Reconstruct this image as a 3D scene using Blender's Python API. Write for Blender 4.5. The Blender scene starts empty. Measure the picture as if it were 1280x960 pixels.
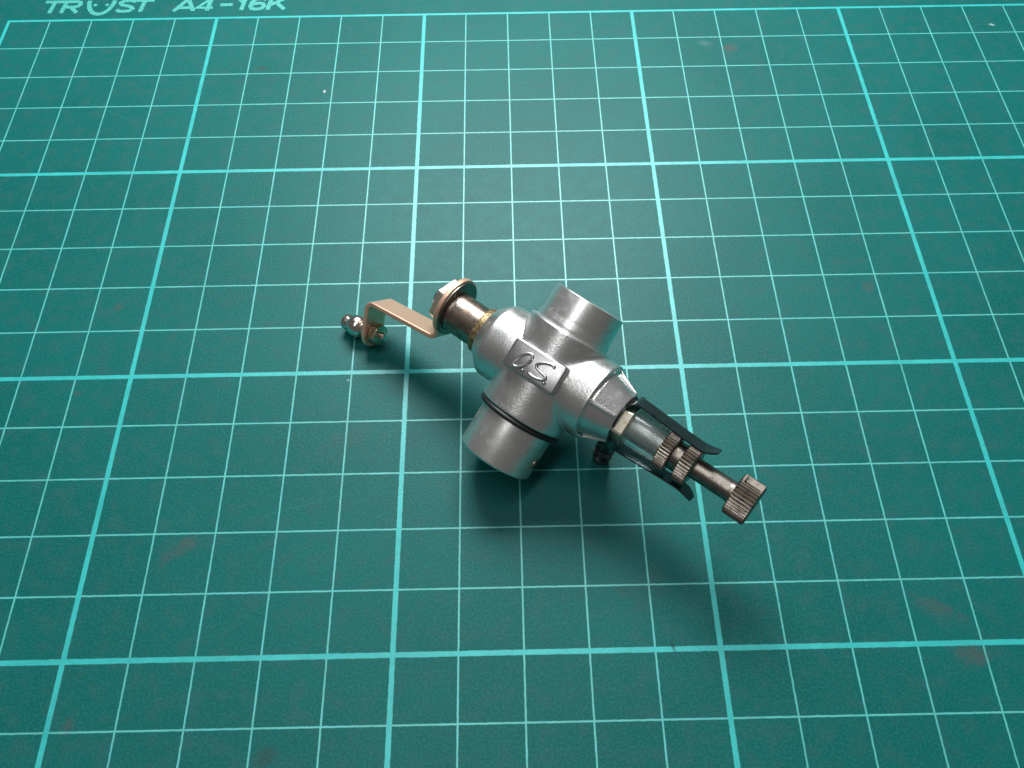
import bpy, math, random
import numpy as np
from mathutils import Vector, Matrix

scene = bpy.context.scene
col = scene.collection
CM = 0.01                                     # everything below is drafted in centimetres
random.seed(4)

# ------------------------------------------------------------------ camera
cam_data = bpy.data.cameras.new('camera')
cam_data.sensor_width = 36.0
cam_data.lens = 36.0 * 1033.34 / 1280.0
cam_data.clip_start = 0.005
cam_data.clip_end = 50.0
cam = bpy.data.objects.new('camera', cam_data)
cam.location = (11.8181 * CM, -17.6425 * CM, 12.9634 * CM)
cam.rotation_euler = (0.51511, 0.004243, -0.019812)
col.objects.link(cam)
scene.camera = cam

# ------------------------------------------------------------------ world, lamps, exposure
world = bpy.data.worlds.new('World')
scene.world = world
world.use_nodes = True
wbg = world.node_tree.nodes['Background']
wbg.inputs[0].default_value = (1.0, 0.97, 0.93, 1)
wbg.inputs[1].default_value = 0.10

TARGET = Vector((12.6 * CM, -10.6 * CM, 0.005))


def area_lamp(name, az, el, dist, sx, sy, power, colour, spin=None):
    d = bpy.data.lights.new(name, 'AREA')
    d.shape = 'RECTANGLE'
    d.size, d.size_y = sx, sy
    d.energy = power
    d.color = colour
    o = bpy.data.objects.new(name, d)
    a, e = math.radians(az), math.radians(el)
    v = Vector((math.cos(a) * math.cos(e), math.sin(a) * math.cos(e), math.sin(e)))
    o.location = TARGET + v * dist
    o.rotation_euler = v.to_track_quat('Z', 'Y').to_euler() if spin is None else (0, 0, math.radians(spin))
    col.objects.link(o)
    return o


area_lamp('key_lamp', 90, 49, 0.36, 0.20, 0.14, 2.10, (0.92, 0.985, 1.0))
area_lamp('ceiling_lamp', 212, 78, 0.80, 0.7, 0.12, 1.75, (0.98, 0.99, 1.0), spin=51)

scene.render.engine = 'CYCLES'
vs = scene.view_settings
vs.view_transform = 'Standard'
vs.look = 'None'
vs.gamma = 1.0
vs.exposure = 0.0
vs.use_curve_mapping = False


# ------------------------------------------------------------------ material helpers
class NT:
    """a few shortcuts for wiring node trees"""
    def __init__(self, name):
        self.m = bpy.data.materials.new(name)
        self.m.use_nodes = True
        self.t = self.m.node_tree
        self.t.nodes.clear()
        self.out = self.n('ShaderNodeOutputMaterial')
        self.b = self.n('ShaderNodeBsdfPrincipled')
        self.l(self.b.outputs[0], self.out.inputs[0])
        self.co = self.n('ShaderNodeTexCoord').outputs['Object']

    def n(self, kind, **kw):
        x = self.t.nodes.new(kind)
        for k, v in kw.items():
            setattr(x, k, v)
        return x

    def l(self, a, b):
        self.t.links.new(a, b)

    def put(self, sock, v):
        if hasattr(v, 'is_linked') or isinstance(v, bpy.types.NodeSocket):
            self.l(v, sock)
        else:
            sock.default_value = v

    def math(self, op, a, b=None, c=None, clamp=False):
        x = self.n('ShaderNodeMath', operation=op, use_clamp=clamp)
        for i, v in enumerate((a, b, c)):
            if v is not None:
                self.put(x.inputs[i], v)
        return x.outputs[0]

    def noise(self, scale, detail=3.0, rough=0.55, co=None, distortion=0.0):
        x = self.n('ShaderNodeTexNoise')
        x.inputs['Scale'].default_value = scale
        x.inputs['Detail'].default_value = detail
        x.inputs['Roughness'].default_value = rough
        x.inputs['Distortion'].default_value = distortion
        self.l(co or self.co, x.inputs['Vector'])
        return x.outputs['Fac']

    def ramp(self, fac, lo, hi):
        x = self.n('ShaderNodeMapRange')
        x.interpolation_type = 'SMOOTHSTEP'
        self.put(x.inputs[0], fac)
        x.inputs[1].default_value, x.inputs[2].default_value = lo, hi
        return x.outputs[0]

    def mix(self, fac, a, b):
        x = self.n('ShaderNodeMix', data_type='RGBA')
        self.put(x.inputs['Factor'], fac)
        for s, v in ((x.inputs[6], a), (x.inputs[7], b)):
            if isinstance(v, tuple):
                s.default_value = v if len(v) == 4 else v + (1,)
            else:
                self.l(v, s)
        return x.outputs[2]

    def stretch(self, sx, sy, sz, rot=None):
        x = self.n('ShaderNodeMapping')
        x.inputs['Scale'].default_value = (sx, sy, sz)
        if rot is not None:
            x.inputs['Rotation'].default_value = rot
        self.l(self.co, x.inputs['Vector'])
        return x.outputs[0]

    def bump(self, h, strength, dist):
        x = self.n('ShaderNodeBump')
        x.inputs['Strength'].default_value = strength
        x.inputs['Distance'].default_value = dist
        self.l(h, x.inputs['Height'])
        self.l(x.outputs[0], self.b.inputs['Normal'])


def metal(name, base, dark, rough, rough_var=0.12, patch=600.0, patch_lo=0.45, patch_hi=0.72,
          grain=5000.0, bump=0.25, bump_d=0.00003, metallic=1.0, stain=None, stain_lo=0.58, stain_hi=0.75, stain_scale=350.0, rings=False):
    k = NT(name)
    p = k.ramp(k.noise(patch, 4.0, 0.6), patch_lo, patch_hi)
    c = k.mix(p, base, dark)
    if stain is not None:
        s = k.ramp(k.noise(stain_scale, 5.0, 0.65, distortion=0.6), stain_lo, stain_hi)
        c = k.mix(s, c, stain)
        k.put(k.b.inputs['Metallic'], k.math('SUBTRACT', metallic, k.math('MULTIPLY', s, 0.6)))
    else:
        k.b.inputs['Metallic'].default_value = metallic
    k.l(c, k.b.inputs['Base Color'])
    g = k.noise(grain, 3.0, 0.6)
    k.put(k.b.inputs['Roughness'], k.math('ADD', rough - rough_var * 0.5,
          k.math('MULTIPLY', k.math('ADD', k.math('MULTIPLY', p, 0.7), k.math('MULTIPLY', g, 0.3)), rough_var)))
    if rings:                                        # faint lathe marks round the air-passage axis
        d = k.n('ShaderNodeVectorMath', operation='DOT_PRODUCT')
        k.l(k.co, d.inputs[0])
        d.inputs[1].default_value = (0.5327362, 0.6545687, 0.5364065)
        w = k.n('ShaderNodeTexNoise', noise_dimensions='1D')
        w.inputs['Scale'].default_value = 5200.0
        w.inputs['Detail'].default_value = 2.0
        k.l(d.outputs['Value'], w.inputs['W'])
        g = k.math('ADD', k.math('MULTIPLY', g, 0.55), k.math('MULTIPLY', w.outputs['Fac'], 0.6))
    k.bump(g, bump, bump_d)
    return k.m


CAST = metal('cast_aluminium', (0.84, 0.835, 0.82), (0.72, 0.71, 0.695), 0.35, 0.16, 420, grain=3000, bump=0.55, bump_d=0.00005, metallic=0.95,
             stain=(0.26, 0.21, 0.165), stain_lo=0.54, stain_hi=0.80, stain_scale=330)
TURNED = metal('turned_aluminium', (0.88, 0.87, 0.85), (0.76, 0.745, 0.725), 0.37, 0.14, 700, grain=5200, bump=0.3, metallic=0.94, rings=True,
               stain=(0.34, 0.32, 0.29), stain_lo=0.56, stain_hi=0.72, stain_scale=430)
BADGE = metal('badge_aluminium', (0.60, 0.60, 0.59), (0.53, 0.53, 0.52), 0.37, 0.10, 900, grain=6500, bump=0.3)
RUSTY = metal('rusty_steel', (0.40, 0.335, 0.29), (0.25, 0.185, 0.15), 0.33, 0.2, 900, 0.4, 0.62, grain=4000, bump=0.45, bump_d=0.00005,
              stain=(0.16, 0.085, 0.05), stain_lo=0.54, stain_hi=0.70, stain_scale=800)
BRASS = metal('dull_brass', (0.62, 0.52, 0.36), (0.42, 0.33, 0.21), 0.30, 0.18, 800, grain=4000,
              stain=(0.20, 0.15, 0.09), stain_lo=0.6, stain_hi=0.8, stain_scale=700)
COPPERY = metal('coppery_plate', (0.92, 0.57, 0.41), (0.78, 0.46, 0.32), 0.42, 0.12, 700, grain=4200, bump=0.2, metallic=0.72,
                stain=(0.45, 0.27, 0.18), stain_lo=0.62, stain_hi=0.85, stain_scale=600)
PALE_NUT = metal('pale_brass', (0.88, 0.83, 0.68), (0.70, 0.63, 0.47), 0.40, 0.16, 1100, grain=4500, bump=0.5,
                 stain=(0.25, 0.2, 0.13), stain_lo=0.58, stain_hi=0.75, stain_scale=900)
NICKEL = metal('worn_nickel', (0.80, 0.76, 0.71), (0.60, 0.55, 0.50), 0.22, 0.14, 900, grain=4000)
BRONZE = metal('oily_bronze', (0.255, 0.225, 0.195), (0.165, 0.142, 0.12), 0.40, 0.16, 800, grain=4500,
               stain=(0.07, 0.05, 0.04), stain_lo=0.6, stain_hi=0.8, stain_scale=700)
SATIN = metal('satin_steel', (0.52, 0.53, 0.52), (0.42, 0.43, 0.42), 0.44, 0.1, 500, grain=4200, bump=0.15)
SPRING = metal('blued_spring_steel', (0.085, 0.10, 0.105), (0.05, 0.06, 0.065), 0.30, 0.12, 500, grain=4000, metallic=0.9)


def clear_sleeve():
    k = NT('cloudy_clear_plastic')
    k.b.inputs['Base Color'].default_value = (0.66, 0.72, 0.70, 1)
    k.b.inputs['Transmission Weight'].default_value = 0.85
    k.b.inputs['IOR'].default_value = 1.42
    k.put(k.b.inputs['Roughness'], k.math('ADD', 0.12, k.math('MULTIPLY', k.noise(300, 2), 0.12)))
    return k.m


SLEEVE = clear_sleeve()


def rubber():
    k = NT('black_rubber')
    k.b.inputs['Base Color'].default_value = (0.012, 0.012, 0.012, 1)
    k.b.inputs['Roughness'].default_value = 0.45
    k.bump(k.noise(4000), 0.2, 0.00003)
    return k.m


RUBBER = rubber()


def grime():
    k = NT('oily_grime')
    p = k.ramp(k.noise(1500, 4), 0.4, 0.65)
    k.l(k.mix(p, (0.16, 0.10, 0.045), (0.40, 0.30, 0.16)), k.b.inputs['Base Color'])
    k.b.inputs['Metallic'].default_value = 0.6
    k.b.inputs['Roughness'].default_value = 0.35
    k.bump(k.noise(3000, 4), 0.8, 0.0001)
    return k.m


GRIME = grime()


# ---- cutting mat: printed grid, faint scuffs, a few real stains
def mat_material(lines=True, name='green_mat_vinyl'):
    k = NT(name)
    sep = k.n('ShaderNodeSeparateXYZ')
    k.l(k.co, sep.inputs[0])
    wob = k.math('MULTIPLY', k.math('SUBTRACT', k.noise(900, 2), 0.5), 0.016)
    x = k.math('MULTIPLY', sep.outputs[0], 100.0)
    y = k.math('MULTIPLY', sep.outputs[1], 100.0)
    xw, yw = k.math('ADD', x, wob), k.math('ADD', y, wob)

    def line(v, period, half, soft=0.007):
        d = k.math('PINGPONG', v, period / 2.0)            # 0 on each printed line
        return k.math('SUBTRACT', 1.0, k.ramp(d, half - soft, half + soft))

    thin = k.math('MAXIMUM', line(xw, 1.0, 0.0130), line(yw, 1.0, 0.0130))
    thick = k.math('MAXIMUM', line(xw, 5.0, 0.040), line(yw, 5.0, 0.040))
    grid = k.math('MAXIMUM', thin, thick)
    inside = None
    for v, lo, hi in ((x, -0.03, 28.05), (y, -20.05, 0.026)):
        a = k.math('MULTIPLY', k.math('GREATER_THAN', v, lo), k.math('LESS_THAN', v, hi))
        inside = a if inside is None else k.math('MULTIPLY', inside, a)
    grid = k.math('MULTIPLY', grid, inside)
    # print density: pinholes and rubbed places
    ink = k.math('ADD', 0.80, k.math('MULTIPLY', k.ramp(k.noise(3200, 3, 0.7), 0.32, 0.5), 0.2))
    ink = k.math('MULTIPLY', ink, k.math('ADD', 0.42, k.math('MULTIPLY', k.noise(130, 5, 0.7), 0.95)), clamp=True)
    big = k.noise(28, 3, 0.5)
    fine = k.noise(2600, 2, 0.6)
    mott = k.noise(330, 3, 0.6)
    base = k.mix(k.ramp(big, 0.3, 0.7), (0.0015, 0.098, 0.088), (0.0025, 0.115, 0.104))
    base = k.mix(k.math('MULTIPLY', k.ramp(mott, 0.42, 0.72), 0.60), base, (0.024, 0.098, 0.096))
    base = k.mix(k.math('MULTIPLY', k.ramp(fine, 0.40, 0.72), 0.55), base, (0.012, 0.170, 0.165))
    linecol = k.mix(k.math('MULTIPLY', thick, inside), (0.110, 0.500, 0.480), (0.035, 0.470, 0.455))
    colr = k.mix(k.math('MULTIPLY', grid, ink), base, linecol)
    # stains: (x, y, half-length, half-width, angle, colour, strength)
    red, brown, pale = (0.13, 0.055, 0.055), (0.045, 0.035, 0.032), (0.62, 0.72, 0.68)
    stains = [(17.18, -1.40, .22, .16, 0, red, .75), (6.36, -1.82, .16, .07, 0, brown, .85), (6.50, -13.25, .48, .16, 40, red, .42),
              (8.23, -16.42, .20, .24, 0, brown, .70), (18.45, -14.45, .50, .16, -25, red, .42), (18.80, -15.16, .40, .18, -10, red, .55),
              (18.80, -8.33, .16, .22, 0, red, .42), (5.30, -15.90, .14, .14, 0, red, .45), (16.2, -4.2, .16, .10, 0, red, .28),
              (4.40, -8.47, .18, .12, 20, red, .35), (4.10, -10.33, .10, .07, 0, red, .40), (9.0, -11.4, .55, .30, 30, red, .16),
              (16.6, -1.2, .20, .12, 0, pale, .12), (13.9, -14.0, .5, .3, 0, red, .14),
              (7.83, -2.62, .035, .05, 0, (0.8, 0.85, 0.82), 1.2), (23.53, -0.73, .09, .04, -25, (0.6, 0.75, 0.72), 1.0),
              (14.28, -14.98, .035, .10, 20, (0.008, 0.03, 0.03), 1.2), (8.95, -10.16, .04, .03, 0, (0.3, 0.55, 0.5), .8),
              (3.0, -3.1, .9, .012, -28, (0.06, 0.26, 0.24), .55), (19.5, -11.6, 1.6, .010, 63, (0.004, 0.06, 0.055), .6),
              (8.2, -12.6, 1.3, .010, 14, (0.05, 0.24, 0.22), .5), (21.2, -5.4, 1.1, .010, -52, (0.05, 0.24, 0.22), .5)]
    warp = k.math('SUBTRACT', k.noise(420, 4, 0.65), 0.5)
    for (sx, sy, hl, hw, ang, c, st) in stains:
        ca, sa = math.cos(math.radians(ang)), math.sin(math.radians(ang))
        dx, dy = k.math('SUBTRACT', x, sx), k.math('SUBTRACT', y, sy)
        u = k.math('ADD', k.math('MULTIPLY', dx, ca / hl), k.math('MULTIPLY', dy, sa / hl))
        v = k.math('ADD', k.math('MULTIPLY', dx, -sa / hw), k.math('MULTIPLY', dy, ca / hw))
        r = k.math('SQRT', k.math('ADD', k.math('MULTIPLY', u, u), k.math('MULTIPLY', v, v)))
        r = k.math('ADD', r, k.math('MULTIPLY', warp, 2.0))
        colr = k.mix(k.math('MULTIPLY', k.math('SUBTRACT', 1.0, k.ramp(r, 0.1, 1.15)), st * 0.55), colr, c)
    # pale dust specks pressed into the surface
    vor = k.n('ShaderNodeTexVoronoi')
    vor.inputs['Scale'].default_value = 62.0
    k.l(k.co, vor.inputs['Vector'])
    sepc = k.n('ShaderNodeSeparateColor')
    k.l(vor.outputs['Color'], sepc.inputs[0])
    speck = k.math('MULTIPLY', k.math('LESS_THAN', vor.outputs['Distance'], k.math('MULTIPLY', sepc.outputs[1], 0.022)),
                   k.math('GREATER_THAN', sepc.outputs[0], 0.90))
    colr = k.mix(k.math('MULTIPLY', speck, 0.55), colr, (0.55, 0.66, 0.62))
    k.l(colr, k.b.inputs['Base Color'])
    k.put(k.b.inputs['Roughness'], k.math('SUBTRACT', k.math('ADD', 0.38, k.math('MULTIPLY', mott, 0.14)), k.math('MULTIPLY', grid, 0.08)))
    k.put(k.b.inputs['Specular IOR Level'], k.math('ADD', 0.165, k.math('MULTIPLY', grid, 0.35)))   # glossier ink
    h = k.math('ADD', k.math('MULTIPLY', fine, 0.7), k.math('MULTIPLY', mott, 0.5))
    k.bump(h, 0.7, 0.00006)
    return k.m


MAT = mat_material()


def ink_material():
    k = NT('printed_cyan_ink')
    p = k.math('MULTIPLY', k.ramp(k.noise(2200, 4, 0.7), 0.36, 0.62), 1.0)
    k.l(k.mix(p, (0.035, 0.26, 0.23), (0.085, 0.47, 0.425)), k.b.inputs['Base Color'])
    k.b.inputs['Roughness'].default_value = 0.5
    k.bump(k.noise(2600, 2), 0.4, 0.00004)
    return k.m


INK = ink_material()

# ------------------------------------------------------------------ mesh helpers
# the carburettor's own axes: A along the throttle barrel, B along the air passage, N out of the badge
FO = np.array([12.508127, -10.872844, 1.451913])
FM = np.array([[0.7630564, 0.5327362, -0.3659742],
               [-0.6456343, 0.6545687, -0.3933144],
               [0.0300224, 0.5364065, 0.8434256]])
BASE = np.array([FO[0], FO[1], 0.0])


def to_thing(P):
    """local (a, b, n) in cm -> metres relative to the thing's base"""
    return ((np.asarray(P, float) @ FM.T) + FO - BASE) * CM


def make_obj(name, verts, faces, material, parent=None, sharp=32.0, smooth=True):
    me = bpy.data.meshes.new(name)
    me.from_pydata([tuple(map(float, v)) for v in verts], [], [tuple(map(int, f)) for f in faces])
    me.validate()
    me.materials.append(material)
    if smooth:
        me.shade_smooth()
        if sharp is not None:
            me.set_sharp_from_angle(angle=math.radians(sharp))
    me.update()
    o = bpy.data.objects.new(name, me)
    col.objects.link(o)
    if parent is not None:
        o.parent = parent
    return o


AX = {'A': np.array([1., 0, 0]), 'B': np.array([0, 1., 0]), 'N': np.array([0, 0, 1.])}


def basis(d):
    d = np.asarray(d, float)
    d = d / np.linalg.norm(d)
    h = np.array([0, 0, 1.0]) if abs(d[2]) < 0.9 else np.array([0, 1.0, 0])
    u = h - d * (h @ d)
    u /= np.linalg.norm(u)
    return d, u, np.cross(d, u)


def soften(prof, r=0.012, seg=3):
    """round the corners of an open (t, radius) profile"""
    out = [prof[0]]
    for i in range(1, len(prof) - 1):
        p0, p1, p2 = (np.array(prof[j], float) for j in (i - 1, i, i + 1))
        a, b = p0 - p1, p2 - p1
        la, lb = np.linalg.norm(a), np.linalg.norm(b)
        k = min(r, la * 0.45, lb * 0.45)
        if k < 1e-5:
            out.append(tuple(p1))
            continue
        s, e = p1 + a / la * k, p1 + b / lb * k
        for j in range(seg + 1):
            t = j / seg
            out.append(tuple((1 - t) ** 2 * s + 2 * t * (1 - t) * p1 + t * t * e))
    out.append(prof[-1])
    return out


def lathe(prof, origin, direction, seg=96, rfun=None, phase=0.0):
    """revolve an open profile of (t, radius); radius 0 at an end closes it. rfun(theta, t, r) may shape it"""
    d, u, w = basis(direction)
    origin = np.asarray(origin, float)
    verts, faces, rings = [], [], []
    for (t, r) in prof:
        if r < 1e-6:
            rings.append([len(verts)])
            verts.append(origin + d * t)
            continue
        ring = []
        for i in range(seg):
            th = 2 * math.pi * i / seg + phase
            rr = rfun(th, t, r) if rfun else r
            ring.append(len(verts))
            verts.append(origin + d * t + (u * math.cos(th) + w * math.sin(th)) * rr)
        rings.append(ring)
    for a, b in zip(rings[:-1], rings[1:]):
        if len(a) == 1 and len(b) == 1:
            continue
        for i in range(seg):
            j = (i + 1) % seg
            if len(a) == 1:
                faces.append((a[0], b[j], b[i]))
            elif len(b) == 1:
                faces.append((a[i], a[j], b[0]))
            else:
                faces.append((a[i], a[j], b[j], b[i]))
    return verts, faces


def knurl(teeth, depth):
    def f(th, t, r):
        x = (th * teeth / (2 * math.pi)) % 1.0
        tri = abs(2 * x - 1)                       # triangular ridges with a worn flat
        return r - depth * min(1.0, max(0.0, (tri - 0.12) / 0.76))
    return f


def hexagon(th, t, r):
    x = (th + math.pi / 6) % (math.pi / 3) - math.pi / 6
    return r * math.cos(math.pi / 6) / math.cos(x) if r > 0.2 else r


def rev(name, prof, material, parent, origin=(0, 0, 0), direction='A', seg=96, rfun=None, phase=0.0, sharp=32.0, soft=0.012):
    d = AX[direction] if isinstance(direction, str) else direction
    v, f = lathe(soften(prof, soft) if soft else prof, origin, d, seg, rfun, phase)
    return make_obj(name, to_thing(v), f, material, parent, sharp)


# ---- signed-distance modelling for the casting
def sd_cyl(P, axis, lo, hi, r, rnd=0.03):
    i = 'ABN'.index(axis)
    o = [j for j in range(3) if j != i]
    rad = np.sqrt(P[..., o[0]] ** 2 + P[..., o[1]] ** 2)
    dx = rad - (r - rnd)
    dy = np.abs(P[..., i] - (lo + hi) / 2) - ((hi - lo) / 2 - rnd)
    return np.minimum(np.maximum(dx, dy), 0) + np.sqrt(np.maximum(dx, 0) ** 2 + np.maximum(dy, 0) ** 2) - rnd


def smin(a, b, k):
    h = np.clip(0.5 + 0.5 * (b - a) / k, 0, 1)
    return b + (a - b) * h - k * h * (1 - h)


def surface_nets(f, lo, hi, step):
    ax = [np.arange(l, h + step, step) for l, h in zip(lo, hi)]
    G = np.stack(np.meshgrid(*ax, indexing='ij'), -1)
    F = f(G)
    n = F.shape
    inside = F < 0
    acc = np.zeros((n[0] - 1, n[1] - 1, n[2] - 1, 3))
    cnt = np.zeros((n[0] - 1, n[1] - 1, n[2] - 1))

    def sl(off, m=(1, 1, 1)):
        return tuple(slice(o, n[i] - 1 + o) for i, o in enumerate(off))
    corners = [(i, j, k) for i in (0, 1) for j in (0, 1) for k in (0, 1)]
    for c0 in corners:
        for d in range(3):
            if c0[d]:
                continue
            c1 = list(c0)
            c1[d] = 1
            f0, f1 = F[sl(c0)], F[sl(c1)]
            x = (f0 < 0) != (f1 < 0)
            t = np.where(x, f0 / np.where(x, f0 - f1, 1), 0)
            for e in range(3):
                acc[..., e] += np.where(x, c0[e] + (t if e == d else 0), 0)
            cnt += x
    act = cnt > 0
    idx = -np.ones(act.shape, int)
    idx[act] = np.arange(act.sum())
    cell = np.argwhere(act)
    V = (cell + acc[act] / cnt[act][:, None]) * step + np.array([a[0] for a in ax])
    faces = []
    for d in range(3):
        e, g = [(1, 2), (2, 0), (0, 1)][d]
        s0 = [slice(1, n[i] - 1) for i in range(3)]
        s1 = list(s0)
        s0[d] = slice(0, n[d] - 1)
        s1[d] = slice(1, n[d])
        a, b = inside[tuple(s0)], inside[tuple(s1)]
        for flip in (False, True):
            hit = np.argwhere((a & ~b) if not flip else (~a & b))
            base = hit.copy()
            base[:, [i for i in range(3) if i != d]] += 1
            q = []
            for (oe, og) in ((-1, -1), (0, -1), (0, 0), (-1, 0)):
                cc = base.copy()
                cc[:, e] += oe
                cc[:, g] += og
                q.append(idx[cc[:, 0], cc[:, 1], cc[:, 2]])
            q = np.stack(q, 1)
            faces.append(q[:, ::-1] if flip else q)
    faces = np.concatenate(faces)
    for _ in range(3):                              # settle the vertices onto the true surface
        h = step * 0.25
        v0 = f(V)
        gr = np.stack([(f(V + np.eye(3)[i] * h) - f(V - np.eye(3)[i] * h)) / (2 * h) for i in range(3)], 1)
        gl = (gr ** 2).sum(1)
        V = V - np.clip((v0 / np.maximum(gl, 0.2))[:, None] * gr, -step * 0.6, step * 0.6)
    return V, faces


def casting(P):
    a, b, n = P[..., 0], P[..., 1], P[..., 2]
    rad = np.sqrt(b * b + n * n)
    off = np.sqrt((b + 0.05) ** 2 + n * n)             # the shaft end sits a touch low in the casting
    left = np.maximum(np.maximum(a - 0.3, -1.22 - a), -smin(-(off - 0.655), -(off - 0.47 - (a + 1.22) * 0.86) * 0.76, 0.03))
    right = sd_cyl(P, 'A', -0.3, 1.0, 0.665, 0.02)
    barrel = smin(left, right, 0.04)
    collar = sd_cyl(P, 'B', -0.86, 0.69, 0.735, 0.03)
    body = smin(barrel, collar, 0.025 + 0.035 * np.clip((a - 0.1) / 0.35, 0, 1))
    # tapered needle boss with four cast ribs
    rr = 0.572 - (a - 0.95) * (0.155 / 0.50)
    cone = np.maximum((rad - rr) * 0.95, np.maximum(a - 1.445, 0.80 - a))
    body = smin(body, cone, 0.018)
    rib_r = np.minimum(0.645 - (a - 0.97) * 0.42, 0.645)
    for (u, v) in ((b, n), (n, b)):
        rib = np.maximum(np.maximum(np.abs(u) - 0.026, np.abs(v) - rib_r), np.maximum(a - 1.43, 0.88 - a))
        body = smin(body, rib, 0.022)
    # narrow undercut behind the flange
    groove = np.sqrt((a - 1.012) ** 2 + (rad - 0.575) ** 2) - 0.030
    body = np.maximum(body, -groove)
    # air passage
    bore = np.maximum(np.sqrt(a * a + n * n) - 0.46, 0.52 - np.abs(b))
    return np.maximum(body, -bore)


# ------------------------------------------------------------------ the cutting mat
def rounded_rect(x0, x1, y0, y1, r, seg=8):
    pts = []
    for cx, cy, a0 in ((x1 - r, y1 - r, 0), (x0 + r, y1 - r, 90), (x0 + r, y0 + r, 180), (x1 - r, y0 + r, 270)):
        for i in range(seg + 1):
            t = math.radians(a0 + 90 * i / seg)
            pts.append((cx + r * math.cos(t), cy + r * math.sin(t)))
    return pts


mat_root = bpy.data.objects.new('cutting_mat', None)
mat_root.empty_display_size = 0.02
col.objects.link(mat_root)
mat_root['label'] = 'green cutting mat printed with a pale cyan centimetre grid'
mat_root['category'] = 'cutting mat'
rings = []
for inset, z in ((0.05, -0.20), (0.0, -0.17), (0.0, -0.03), (0.03, 0.0)):
    rings.append([(x, y, z) for x, y in rounded_rect(-1.4 + inset, 29.4 - inset, -21.2 + inset, 1.25 - inset, 0.5)])
mv, mf = [], []
for rg in rings:
    mv += [tuple(c * CM for c in q) for q in rg]
m = len(rings[0])
for i in range(3):
    for j in range(m):
        mf.append((i * m + j, i * m + (j + 1) % m, (i + 1) * m + (j + 1) % m, (i + 1) * m + j))
mf.append(tuple(range(m - 1, -1, -1)))
mf.append(tuple(range(3 * m, 4 * m)))
make_obj('vinyl_sheet', mv, mf, MAT, mat_root, sharp=30)


STROKES = {
    'T': [[(0, .93), (1, .93)], [(.5, 1), (.5, 0)]],
    'R': [[(.09, 0), (.09, .93), (.65, .93), (.86, .86), (.92, .72), (.86, .56), (.65, .48), (.09, .48)], [(.48, .48), (.95, 0)]],
    'S': [[(.95, .80), (.82, .91), (.55, .94), (.22, .91), (.08, .76), (.2, .60), (.5, .52), (.8, .43), (.93, .27), (.8, .10), (.5, .06), (.2, .08), (.04, .22)]],
    'A': [[(0, 0), (.5, 1)], [(.5, 1), (1, 0)], [(.2, .27), (.8, .27)]],
    '4': [[(1, .26), (.06, .26), (.68, .98)], [(.72, 1), (.72, 0)]],
    '-': [[(0, .47), (1, .47)]],
    '1': [[(.0, .70), (.42, .93)], [(.55, 1), (.55, 0)]],
    '6': [[(.92, .82), (.75, .93), (.45, .94), (.2, .84), (.08, .6), (.08, .32), (.2, .12), (.5, .06), (.8, .12), (.92, .3), (.8, .5), (.5, .56), (.2, .48), (.1, .36)]],
    'K': [[(.09, 0), (.09, 1)], [(.95, 1), (.15, .40)], [(.42, .58), (.98, 0)]],
}


def letter(ch, x, y, height, width, shear=0.12, weight=0.105):
    """one printed character as thin inked ribbons lying on the mat; x is its left end on the baseline"""
    vv, ff = [], []
    for li, pl in enumerate(STROKES[ch]):
        P = [np.array([x + px * width + py * height * shear, y + py * height]) for px, py in pl]
        n = len(P)
        z = (0.0015 + 0.0010 * li) * CM
        b0 = len(vv)
        for i in range(n):
            d0 = P[i] - P[max(i - 1, 0)]
            d1 = P[min(i + 1, n - 1)] - P[i]
            t = sum((d / np.linalg.norm(d) for d in (d0, d1) if np.linalg.norm(d) > 0), np.zeros(2))
            t /= np.linalg.norm(t)
            dd = d1 if np.linalg.norm(d1) > 0 else d0
            cosh = max(abs(t @ (dd / np.linalg.norm(dd))), 0.6)
            nn = np.array([-t[1], t[0]]) * weight / 2 / cosh
            for sg in (1, -1):
                q = P[i] + nn * sg
                vv.append((q[0] * CM, q[1] * CM, z + i * 0.0001 * CM))
        for i in range(n - 1):
            k = b0 + 2 * i
            ff.append((k, k + 1, k + 3, k + 2))
    return make_obj('printed_letter', vv, ff, INK, mat_root, smooth=False)


for ch, x, w in (('T', 0.66, 0.47), ('R', 1.14, 0.44), ('S', 2.48, 0.42), ('T', 2.86, 0.46), ('A', 3.90, 0.48), ('4', 4.42, 0.40),
                 ('-', 4.98, 0.30), ('1', 5.42, 0.22), ('6', 5.70, 0.40), ('K', 6.14, 0.46)):
    letter(ch, x, 0.265, 0.46, w)
# the smiling letter U: a bowl with two dots in it
bv, bf = [], []
nseg = 40
for i in range(nseg + 1):
    t = math.radians(180 + 18 - 36 * 0 + (180 - 0) * i / nseg - 18)
    for rx, ry in ((0.36, 0.57), (0.25, 0.46)):
        bv.append(((2.09 + rx * math.cos(t)) * CM, (0.72 + ry * math.sin(t)) * CM, 0.002 * CM))
for i in range(nseg):
    bf.append((2 * i, 2 * i + 1, 2 * i + 3, 2 * i + 2)[::-1])
make_obj('printed_smile', bv, bf, INK, mat_root, smooth=False)
for cx in (1.95, 2.24):
    ring = [((cx + 0.05 * math.cos(t)) * CM, (0.55 + 0.05 * math.sin(t)) * CM, 0.002 * CM)
            for t in np.linspace(0, 2 * math.pi, 16, endpoint=False)]
    make_obj('printed_dot', ring, [tuple(range(16))], INK, mat_root, smooth=False)

# ------------------------------------------------------------------ the carburettor
carb = bpy.data.objects.new('carburetor', None)
carb.empty_display_size = 0.01
carb.location = tuple(BASE * CM)
col.objects.link(carb)
carb['label'] = 'small silver model engine carburetor with brass throttle lever lying on the green mat'
carb['category'] = 'carburetor'

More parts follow.
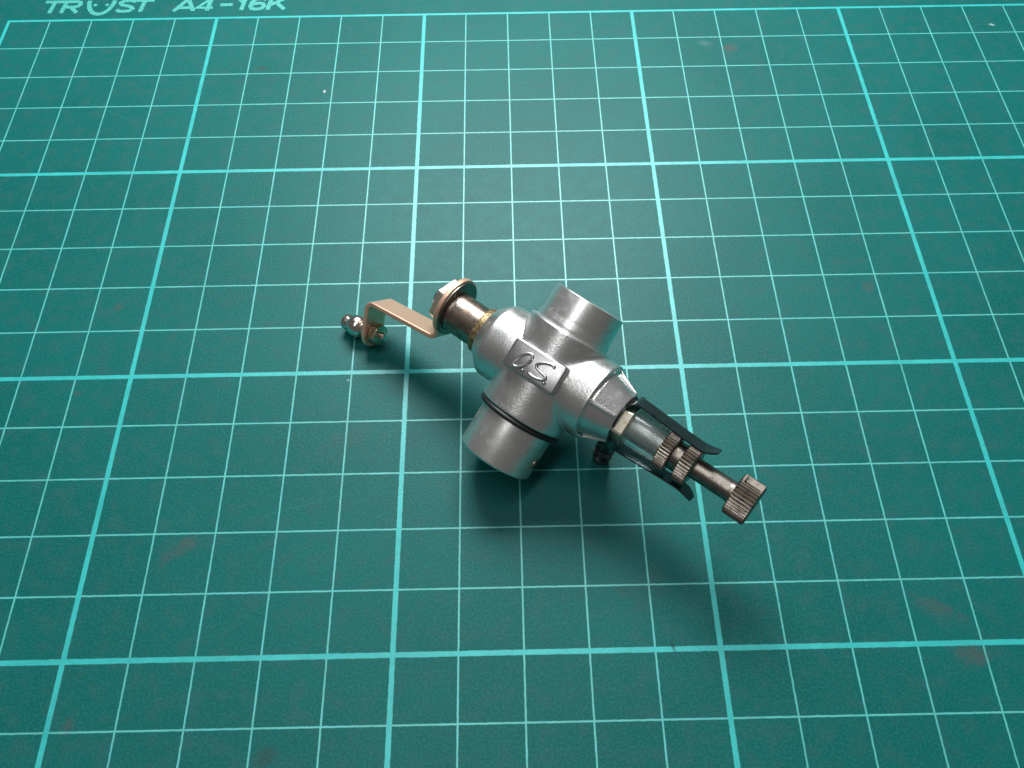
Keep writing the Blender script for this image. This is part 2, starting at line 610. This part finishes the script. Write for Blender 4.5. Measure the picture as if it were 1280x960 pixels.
V, Fq = surface_nets(casting, (-1.27, -0.93, -0.80), (1.51, 0.77, 0.83), 0.0145)
body = make_obj('body_casting', to_thing(V), Fq, CAST, carb, sharp=None)

# barrel inside the air passage
rev('throttle_barrel', [(-0.50, 0), (-0.50, 0.45), (0.50, 0.45), (0.50, 0)], TURNED, carb, seg=64)

# ---- badge with raised letters
def slab(x0, x1, y0, y1, z0, z1, r, bev):
    rg = []
    for ins, z in ((0, z0), (0, z1 - bev), (bev * 0.35, z1 - bev * 0.35), (bev, z1)):
        rg.append([(x, y, z) for x, y in rounded_rect(x0 + ins, x1 - ins, y0 + ins, y1 - ins, r, 5)])
    vv = [q for ring_ in rg for q in ring_]
    k = len(rg[0])
    ff = []
    for i in range(3):
        for j in range(k):
            ff.append((i * k + j, i * k + (j + 1) % k, (i + 1) * k + (j + 1) % k, (i + 1) * k + j))
    ff.append(tuple(range(3 * k, 4 * k)))
    ff.append(tuple(range(k - 1, -1, -1)))
    return vv, ff


v, f = slab(-0.455, 0.510, -0.240, 0.250, 0.45, 0.825, 0.055, 0.024)
badge = make_obj('badge', to_thing(v), f, BADGE, carb, sharp=40)
badge['label'] = 'raised rectangular badge lettered O.S.'


def spline(pts, closed, sub=6):
    P = [np.array(q, float) for q in pts]
    n = len(P)
    out = []
    for i in range(n if closed else n - 1):
        g = lambda j: P[j % n] if closed else P[min(max(j, 0), n - 1)]
        p0, p1, p2, p3 = g(i - 1), g(i), g(i + 1), g(i + 2)
        for s in range(sub):
            t = s / sub
            out.append(0.5 * (2 * p1 + (p2 - p0) * t + (2 * p0 - 5 * p1 + 4 * p2 - p3) * t * t + (3 * p1 - p0 - 3 * p2 + p3) * t ** 3))
    if not closed:
        out.append(P[-1])
    return out


def sq(x):
    return math.copysign(abs(x) ** 0.6, x)


def raised_stroke(pts, closed, r, z, lift):
    P = spline(pts, closed)
    n, k = len(P), 9
    vv, ff = [], []
    for i, p in enumerate(P):
        q0, q1 = (P[i - 1], P[(i + 1) % n]) if closed else (P[max(i - 1, 0)], P[min(i + 1, n - 1)])
        d = (q1 - q0) / (np.linalg.norm(q1 - q0) + 1e-9)
        s = np.array([-d[1], d[0]])
        end = 1.0
        if not closed and i in (0, n - 1):
            end = 0.45
        for j in range(k):
            t = math.pi * j / (k - 1)
            vv.append((p[0] + s[0] * r * end * sq(math.cos(t)), p[1] + s[1] * r * end * sq(math.cos(t)), z + lift * end * sq(math.sin(t))))
    for i in range(n if closed else n - 1):
        i2 = (i + 1) % n
        for j in range(k - 1):
            ff.append((i * k + j, i2 * k + j, i2 * k + j + 1, i * k + j + 1))
    if not closed:
        ff.append(tuple(range(k)))
        ff.append(tuple((n - 1) * k + j for j in range(k - 1, -1, -1)))
    return vv, ff


LETTER_O = [[-0.069, 0.127], [-0.049, 0.086], [-0.059, 0.02], [-0.096, -0.056], [-0.15, -0.12], [-0.208, -0.155],
            [-0.253, -0.152], [-0.273, -0.111], [-0.263, -0.043], [-0.226, 0.032], [-0.171, 0.096], [-0.114, 0.13]]
LETTER_S = [[0.327, 0.138], [0.319, 0.17], [0.259, 0.169], [0.181, 0.143], [0.101, 0.094], [0.066, 0.05], [0.094, 0.008],
            [0.156, -0.013], [0.245, -0.025], [0.297, -0.045], [0.286, -0.089], [0.212, -0.121], [0.111, -0.139], [0.04, -0.131], [0.015, -0.116]]
for pts, closed in ((LETTER_O, True), (LETTER_S, False)):
    v, f = raised_stroke(pts, closed, 0.0235, 0.820, 0.055)
    make_obj('raised_letter', to_thing(v), f, BADGE, badge, sharp=60)
for cx, cy in ((-0.091, -0.145), (0.313, -0.130)):
    v, f = lathe([(0.0, 0.033), (0.026, 0.029), (0.042, 0.014), (0.045, 0.0)], (cx, cy, 0.820), (0, 0, 1), 16)
    make_obj('raised_dot', to_thing(v), f, BADGE, badge, sharp=70)

# ---- air intake and crankcase stub along B
rev('intake_neck', [(0.50, 0.47), (0.50, 0.63), (0.76, 0.640), (0.86, 0.622), (1.262, 0.606), (1.268, 0.56), (1.22, 0.50), (0.95, 0.455), (0.50, 0.45)],
    TURNED, carb, direction='B', seg=112)
stub = rev('mounting_stub', [(-0.50, 0.47), (-0.50, 0.60), (-0.95, 0.60), (-0.96, 0.640), (-1.695, 0.640), (-1.722, 0.612), (-1.722, 0.52), (-1.70, 0.50), (-0.50, 0.46)][::-1],
           TURNED, carb, direction='B', seg=112)
tor = [(-0.912 + 0.05 * math.sin(t), 0.672 + 0.062 * math.cos(t)) for t in np.linspace(0, 2 * math.pi, 17)]
rev('o_ring', tor, RUBBER, carb, direction='B', seg=96, soft=0, sharp=None)
scr = rev('set_screw', [(0.58, 0.0), (0.58, 0.085), (0.655, 0.085), (0.665, 0.07), (0.665, 0.035), (0.60, 0.03), (0.60, 0)], BRONZE, carb,
          origin=(0, -1.40, 0.03), direction='A', seg=24, soft=0.006)

# ---- throttle side of A: bush, shaft, lever, nut
rev('shaft_bush', [(-1.36, 0.30), (-1.36, 0.41), (-1.27, 0.42), (-1.10, 0.43), (-1.10, 0.30)], GRIME, carb, origin=(0, -0.06, 0), seg=72)
rev('throttle_shaft', [(-2.02, 0), (-2.02, 0.365), (-1.92, 0.365), (-1.90, 0.355), (-1.40, 0.355), (-1.20, 0.355), (-1.20, 0)], RUSTY, carb, origin=(0, -0.06, 0), seg=80)

lev_r = np.array([-0.948, -0.318])                  # the way the lever hangs from the shaft, in (b, n)
lev_w = np.array([0.318, -0.948])
LT = 0.085


def lever_mesh():
    # centre line in (a, rho) with half width
    path = []
    R_EYE, AE = 0.53, -2.03

    def add(a, rho, hw):
        path.append((a, rho, hw))
    for i in range(15):                               # round eye
        t = math.pi * (1 - i / 14 * 0.80)
        add(AE, R_EYE * math.cos(t), max(R_EYE * math.sin(t), 0.02))
    hw = 0.285
    add(AE, 0.46, 0.30)
    c1 = (AE - 0.12, 0.47)                            # bend towards the ball
    for i in range(1, 8):
        t = math.radians(83 * i / 7)
        add(c1[0] + 0.12 * math.cos(t), c1[1] + 0.12 * math.sin(t), hw)
    e = (-3.42, 0.735)
    for i in range(1, 9):
        t = i / 8
        s = path_end = (c1[0] + 0.12 * math.cos(math.radians(83)), c1[1] + 0.12 * math.sin(math.radians(83)))
        add(s[0] + (e[0] - s[0]) * t, s[1] + (e[1] - s[1]) * t, hw - 0.01 * t)
    c2 = (-3.405, 0.855)                              # second bend, down towards the mat
    for i in range(1, 9):
        t = math.radians(-97 - (180 + 12 - 97) * i / 8)
        add(c2[0] + 0.12 * math.cos(t), c2[1] + 0.12 * math.sin(t), 0.275)
    s = path[-1]
    L_ = 0.75
    dirv = np.array([0.2, 0.9]) / np.hypot(0.2, 0.9)
    for i in range(1, 5):
        add(s[0] + dirv[0] * L_ * 0.62 * i / 4, s[1] + dirv[1] * L_ * 0.62 * i / 4, 0.27)
    s = path[-1]
    for i in range(1, 9):
        t = math.pi / 2 * i / 8
        add(s[0] + dirv[0] * 0.27 * math.sin(t), s[1] + dirv[1] * 0.27 * math.sin(t), max(0.27 * math.cos(t), 0.02))
    # thin out repeated points
    P = [path[0]]
    for q in path[1:]:
        if math.hypot(q[0] - P[-1][0], q[1] - P[-1][1]) > 0.004:
            P.append(q)
    vv, ff = [], []
    n = len(P)
    B_ = 0.014
    sec = []
    for i in range(n):
        p0, p1 = P[max(i - 1, 0)], P[min(i + 1, n - 1)]
        d = np.array([p1[0] - p0[0], p1[1] - p0[1]])
        d /= np.linalg.norm(d)
        nn = np.array([-d[1], d[0]])
        h = LT / 2
        W = P[i][2]
        w1 = max(W - B_, 0.004)
        for (s_, k_) in ((-w1, -h), (-W, -h + B_), (-W, h - B_), (-w1, h), (w1, h), (W, h - B_), (W, -h + B_), (w1, -h)):
            a = P[i][0] + nn[0] * k_
            rho = P[i][1] + nn[1] * k_
            bn = lev_r * rho + lev_w * s_
            vv.append((a, bn[0], bn[1]))
    for i in range(n - 1):
        for j in range(8):
            k = (j + 1) % 8
            ff.append((i * 8 + j, i * 8 + k, (i + 1) * 8 + k, (i + 1) * 8 + j))
    ff.append(tuple(range(7, -1, -1)))
    ff.append(tuple((n - 1) * 8 + j for j in range(8)))
    return vv, ff


v, f = lever_mesh()
lever = make_obj('throttle_lever', to_thing(v), f, COPPERY, carb, sharp=38)
lever['label'] = 'coppery bent sheet throttle lever'


def lp(a, rho, s=0.0):
    bn = lev_r * rho + lev_w * s
    return np.array([a, bn[0], bn[1]])


rev('lock_washer', [(-2.00, 0.30), (-2.00, 0.50), (-1.955, 0.50), (-1.955, 0.30)], BRONZE, carb, origin=(0, -0.01, 0), seg=80)
nut = rev('lever_nut', [(-2.28, 0.0), (-2.28, 0.20), (-2.28, 0.36), (-2.245, 0.425), (-2.06, 0.425), (-2.06, 0.2)][::1], PALE_NUT, carb,
          origin=(0, 0.0, 0), seg=96, rfun=lambda th, t, r: hexagon(th + math.radians(47), t, r), soft=0.01)
rev('shaft_end', [(-2.42, 0.0), (-2.42, 0.13), (-2.39, 0.16), (-2.30, 0.16)], NICKEL, nut, seg=40)

# ball stud on the lever end
bd = lp(-0.977, 0.215) - lp(0, 0)                    # outwards along the stud
bd = bd / np.linalg.norm(bd)
c_pl = lp(-3.405, 1.34)
ball = rev('ball_stud', [(-0.30, 0.0), (-0.30, 0.055), (-0.27, 0.075), (0.0, 0.075), (0.04, 0.17), (0.10, 0.17), (0.13, 0.12), (0.22, 0.12)] +
           [(0.37 - 0.21 * math.cos(t), 0.21 * math.sin(t)) for t in np.linspace(0.72, 2.45, 14)] +
           [(0.54, 0.115), (0.565, 0.15), (0.64, 0.15), (0.68, 0.11), (0.69, 0.0)], NICKEL, lever, origin=c_pl, direction=bd, seg=48, soft=0.004)
rev('stud_nut', [(-0.04, 0.07), (-0.04, 0.19), (-0.06, 0.205), (-0.17, 0.205), (-0.19, 0.18), (-0.19, 0.07)][::-1], BRASS, lever, origin=c_pl, direction=bd,
    seg=72, rfun=lambda th, t, r: hexagon(th, t, r) if r > 0.15 else r, soft=0.006, phase=0.3)

# ---- needle side of A
v_off = (0, -0.02, 0)
hexn = rev('hex_nut', [(1.40, 0.0), (1.44, 0.375), (1.485, 0.385), (1.625, 0.385), (1.645, 0.345), (1.645, 0.0)], PALE_NUT, carb, origin=v_off, seg=96,
           rfun=hexagon, phase=math.radians(30 - 6), soft=0.008)
rev('needle_seat', [(1.60, 0.0), (1.60, 0.305), (1.95, 0.30), (2.20, 0.265), (2.24, 0.20), (2.24, 0)], SLEEVE, carb, origin=v_off, seg=72)
rev('needle_tube', [(1.60, 0), (1.60, 0.15), (2.25, 0.15), (2.25, 0)], SATIN, carb, origin=v_off, seg=48)
kn = knurl(38, 0.026)


def knob_prof(a0, a1, r, ch=0.022):
    return [(a0, 0.0), (a0, r - ch - 0.01), (a0 + ch, r), (a1 - ch, r), (a1, r - ch - 0.01), (a1, 0.0)]


kfun = lambda th, t, r: kn(th, t, r) if r > 0.25 else r
rev('knurled_collar', knob_prof(2.20, 2.41, 0.325), BRONZE, carb, origin=v_off, seg=38 * 8, rfun=kfun, soft=0, sharp=25)
rev('needle_neck', [(2.39, 0), (2.39, 0.235), (2.58, 0.235), (2.58, 0)], BRONZE, carb, origin=v_off, seg=64)
rev('knurled_collar', knob_prof(2.55, 2.775, 0.335), BRONZE, carb, origin=v_off, seg=38 * 8, rfun=kfun, soft=0, sharp=25)
rev('needle_stem', [(2.74, 0), (2.74, 0.18), (2.80, 0.168), (3.36, 0.168), (3.45, 0.18), (3.45, 0)], BRONZE, carb, origin=(0, -0.015, 0), seg=64)


def notched(th, t, r):
    # the knob has a flat-bottomed notch milled on its far side, with a thin lip left at the end
    rr = kn(th, t, r) if r > 0.25 else r
    if r > 0.25 and 3.485 < t < 3.745:
        d = (th - NOTCH + math.pi) % (2 * math.pi) - math.pi
        if abs(d) < math.radians(24):
            rr = min(rr, 0.215 / math.cos(d))
    return rr


NOTCH = math.radians(-72)
kp = [(3.43, 0.0), (3.43, 0.30), (3.452, 0.340), (3.484, 0.340), (3.4855, 0.340), (3.62, 0.340), (3.744, 0.340), (3.7455, 0.340), (3.775, 0.340), (3.797, 0.305), (3.797, 0.10), (3.77, 0.09), (3.77, 0)]
knob = rev('needle_knob', kp, BRONZE, carb, origin=(0, 0.0, 0), seg=38 * 8, rfun=notched, soft=0, sharp=25)
knob['label'] = 'knurled dark bronze needle knob'


# ---- ratchet spring: a base plate under the hex nut and two long fingers
def spring_mesh():
    vv, ff = [], []
    T = 0.026

    def strip(path, widths):
        base = len(vv)
        n = len(path)
        for i in range(n):
            p0, p1 = np.array(path[max(i - 1, 0)]), np.array(path[min(i + 1, n - 1)])
            d = (p1 - p0) / np.linalg.norm(p1 - p0)
            nn = np.array([-d[1], d[0]]) * T / 2
            for (k_, s_) in ((-1, -1), (1, -1), (1, 1), (-1, 1)):
                vv.append((path[i][0] + nn[0] * k_, path[i][1] + nn[1] * k_, widths[i] * s_ + 0.0))
        for i in range(n - 1):
            for j in range(4):
                k = (j + 1) % 4
                ff.append((base + i * 4 + j, base + i * 4 + k, base + (i + 1) * 4 + k, base + (i + 1) * 4 + j))
        ff.append(tuple(base + j for j in (3, 2, 1, 0)))
        ff.append(tuple(base + (n - 1) * 4 + j for j in range(4)))
    path, wd = [], []
    # upper finger, in from its tip
    up = [(2.97, 0.455), (2.90, 0.415), (2.82, 0.385), (2.72, 0.368), (2.45, 0.378), (2.1, 0.40), (1.8, 0.42), (1.60, 0.43)]
    lo = [(a, -b - 0.02) for a, b in up]
    for (a, b) in up:
        path.append((a, b))
        wd.append(0.145 if a < 2.9 else (0.125 if a < 2.95 else 0.08))
    for i in range(1, 6):
        t = math.radians(90 * i / 5)
        path.append((1.60 - 0.14 * math.sin(t), 0.29 + 0.14 * math.cos(t)))
        wd.append(0.19 + 0.02 * i)
    path.append((1.46, 0.1)); wd.append(0.36)
    path.append((1.46, -0.14)); wd.append(0.36)
    for i in range(5, 0, -1):
        t = math.radians(90 * i / 5)
        path.append((1.60 - 0.14 * math.sin(t), -0.31 - 0.14 * math.cos(t)))
        wd.append(0.19 + 0.02 * i)
    for (a, b) in lo[::-1]:
        path.append((a, b))
        wd.append(0.145 if a < 2.9 else (0.125 if a < 2.95 else 0.08))
    strip(path, wd)
    c, s = math.cos(math.radians(22)), math.sin(math.radians(22))
    return [(a, b * c - n * s - 0.02, b * s + n * c) for a, b, n in vv], ff


v, f = spring_mesh()
spring = make_obj('ratchet_spring', to_thing(v), f, SPRING, carb, sharp=40)
spring['label'] = 'thin black spring clip with two fingers'

# ---- fuel nipple below the needle boss, its end on the mat
nd = np.array([-0.12, -0.58, -0.80])
nd /= np.linalg.norm(nd)
rev('fuel_nipple', [(0.20, 0.0), (0.20, 0.20), (0.62, 0.20), (0.66, 0.15), (0.95, 0.13), (0.98, 0.17), (1.20, 0.13), (1.20, 0.17), (1.44, 0.12), (1.46, 0.06), (1.30, 0.055), (1.30, 0)],
    SPRING, carb, origin=(1.40, -0.10, -0.05), direction=nd, seg=48, soft=0.006)
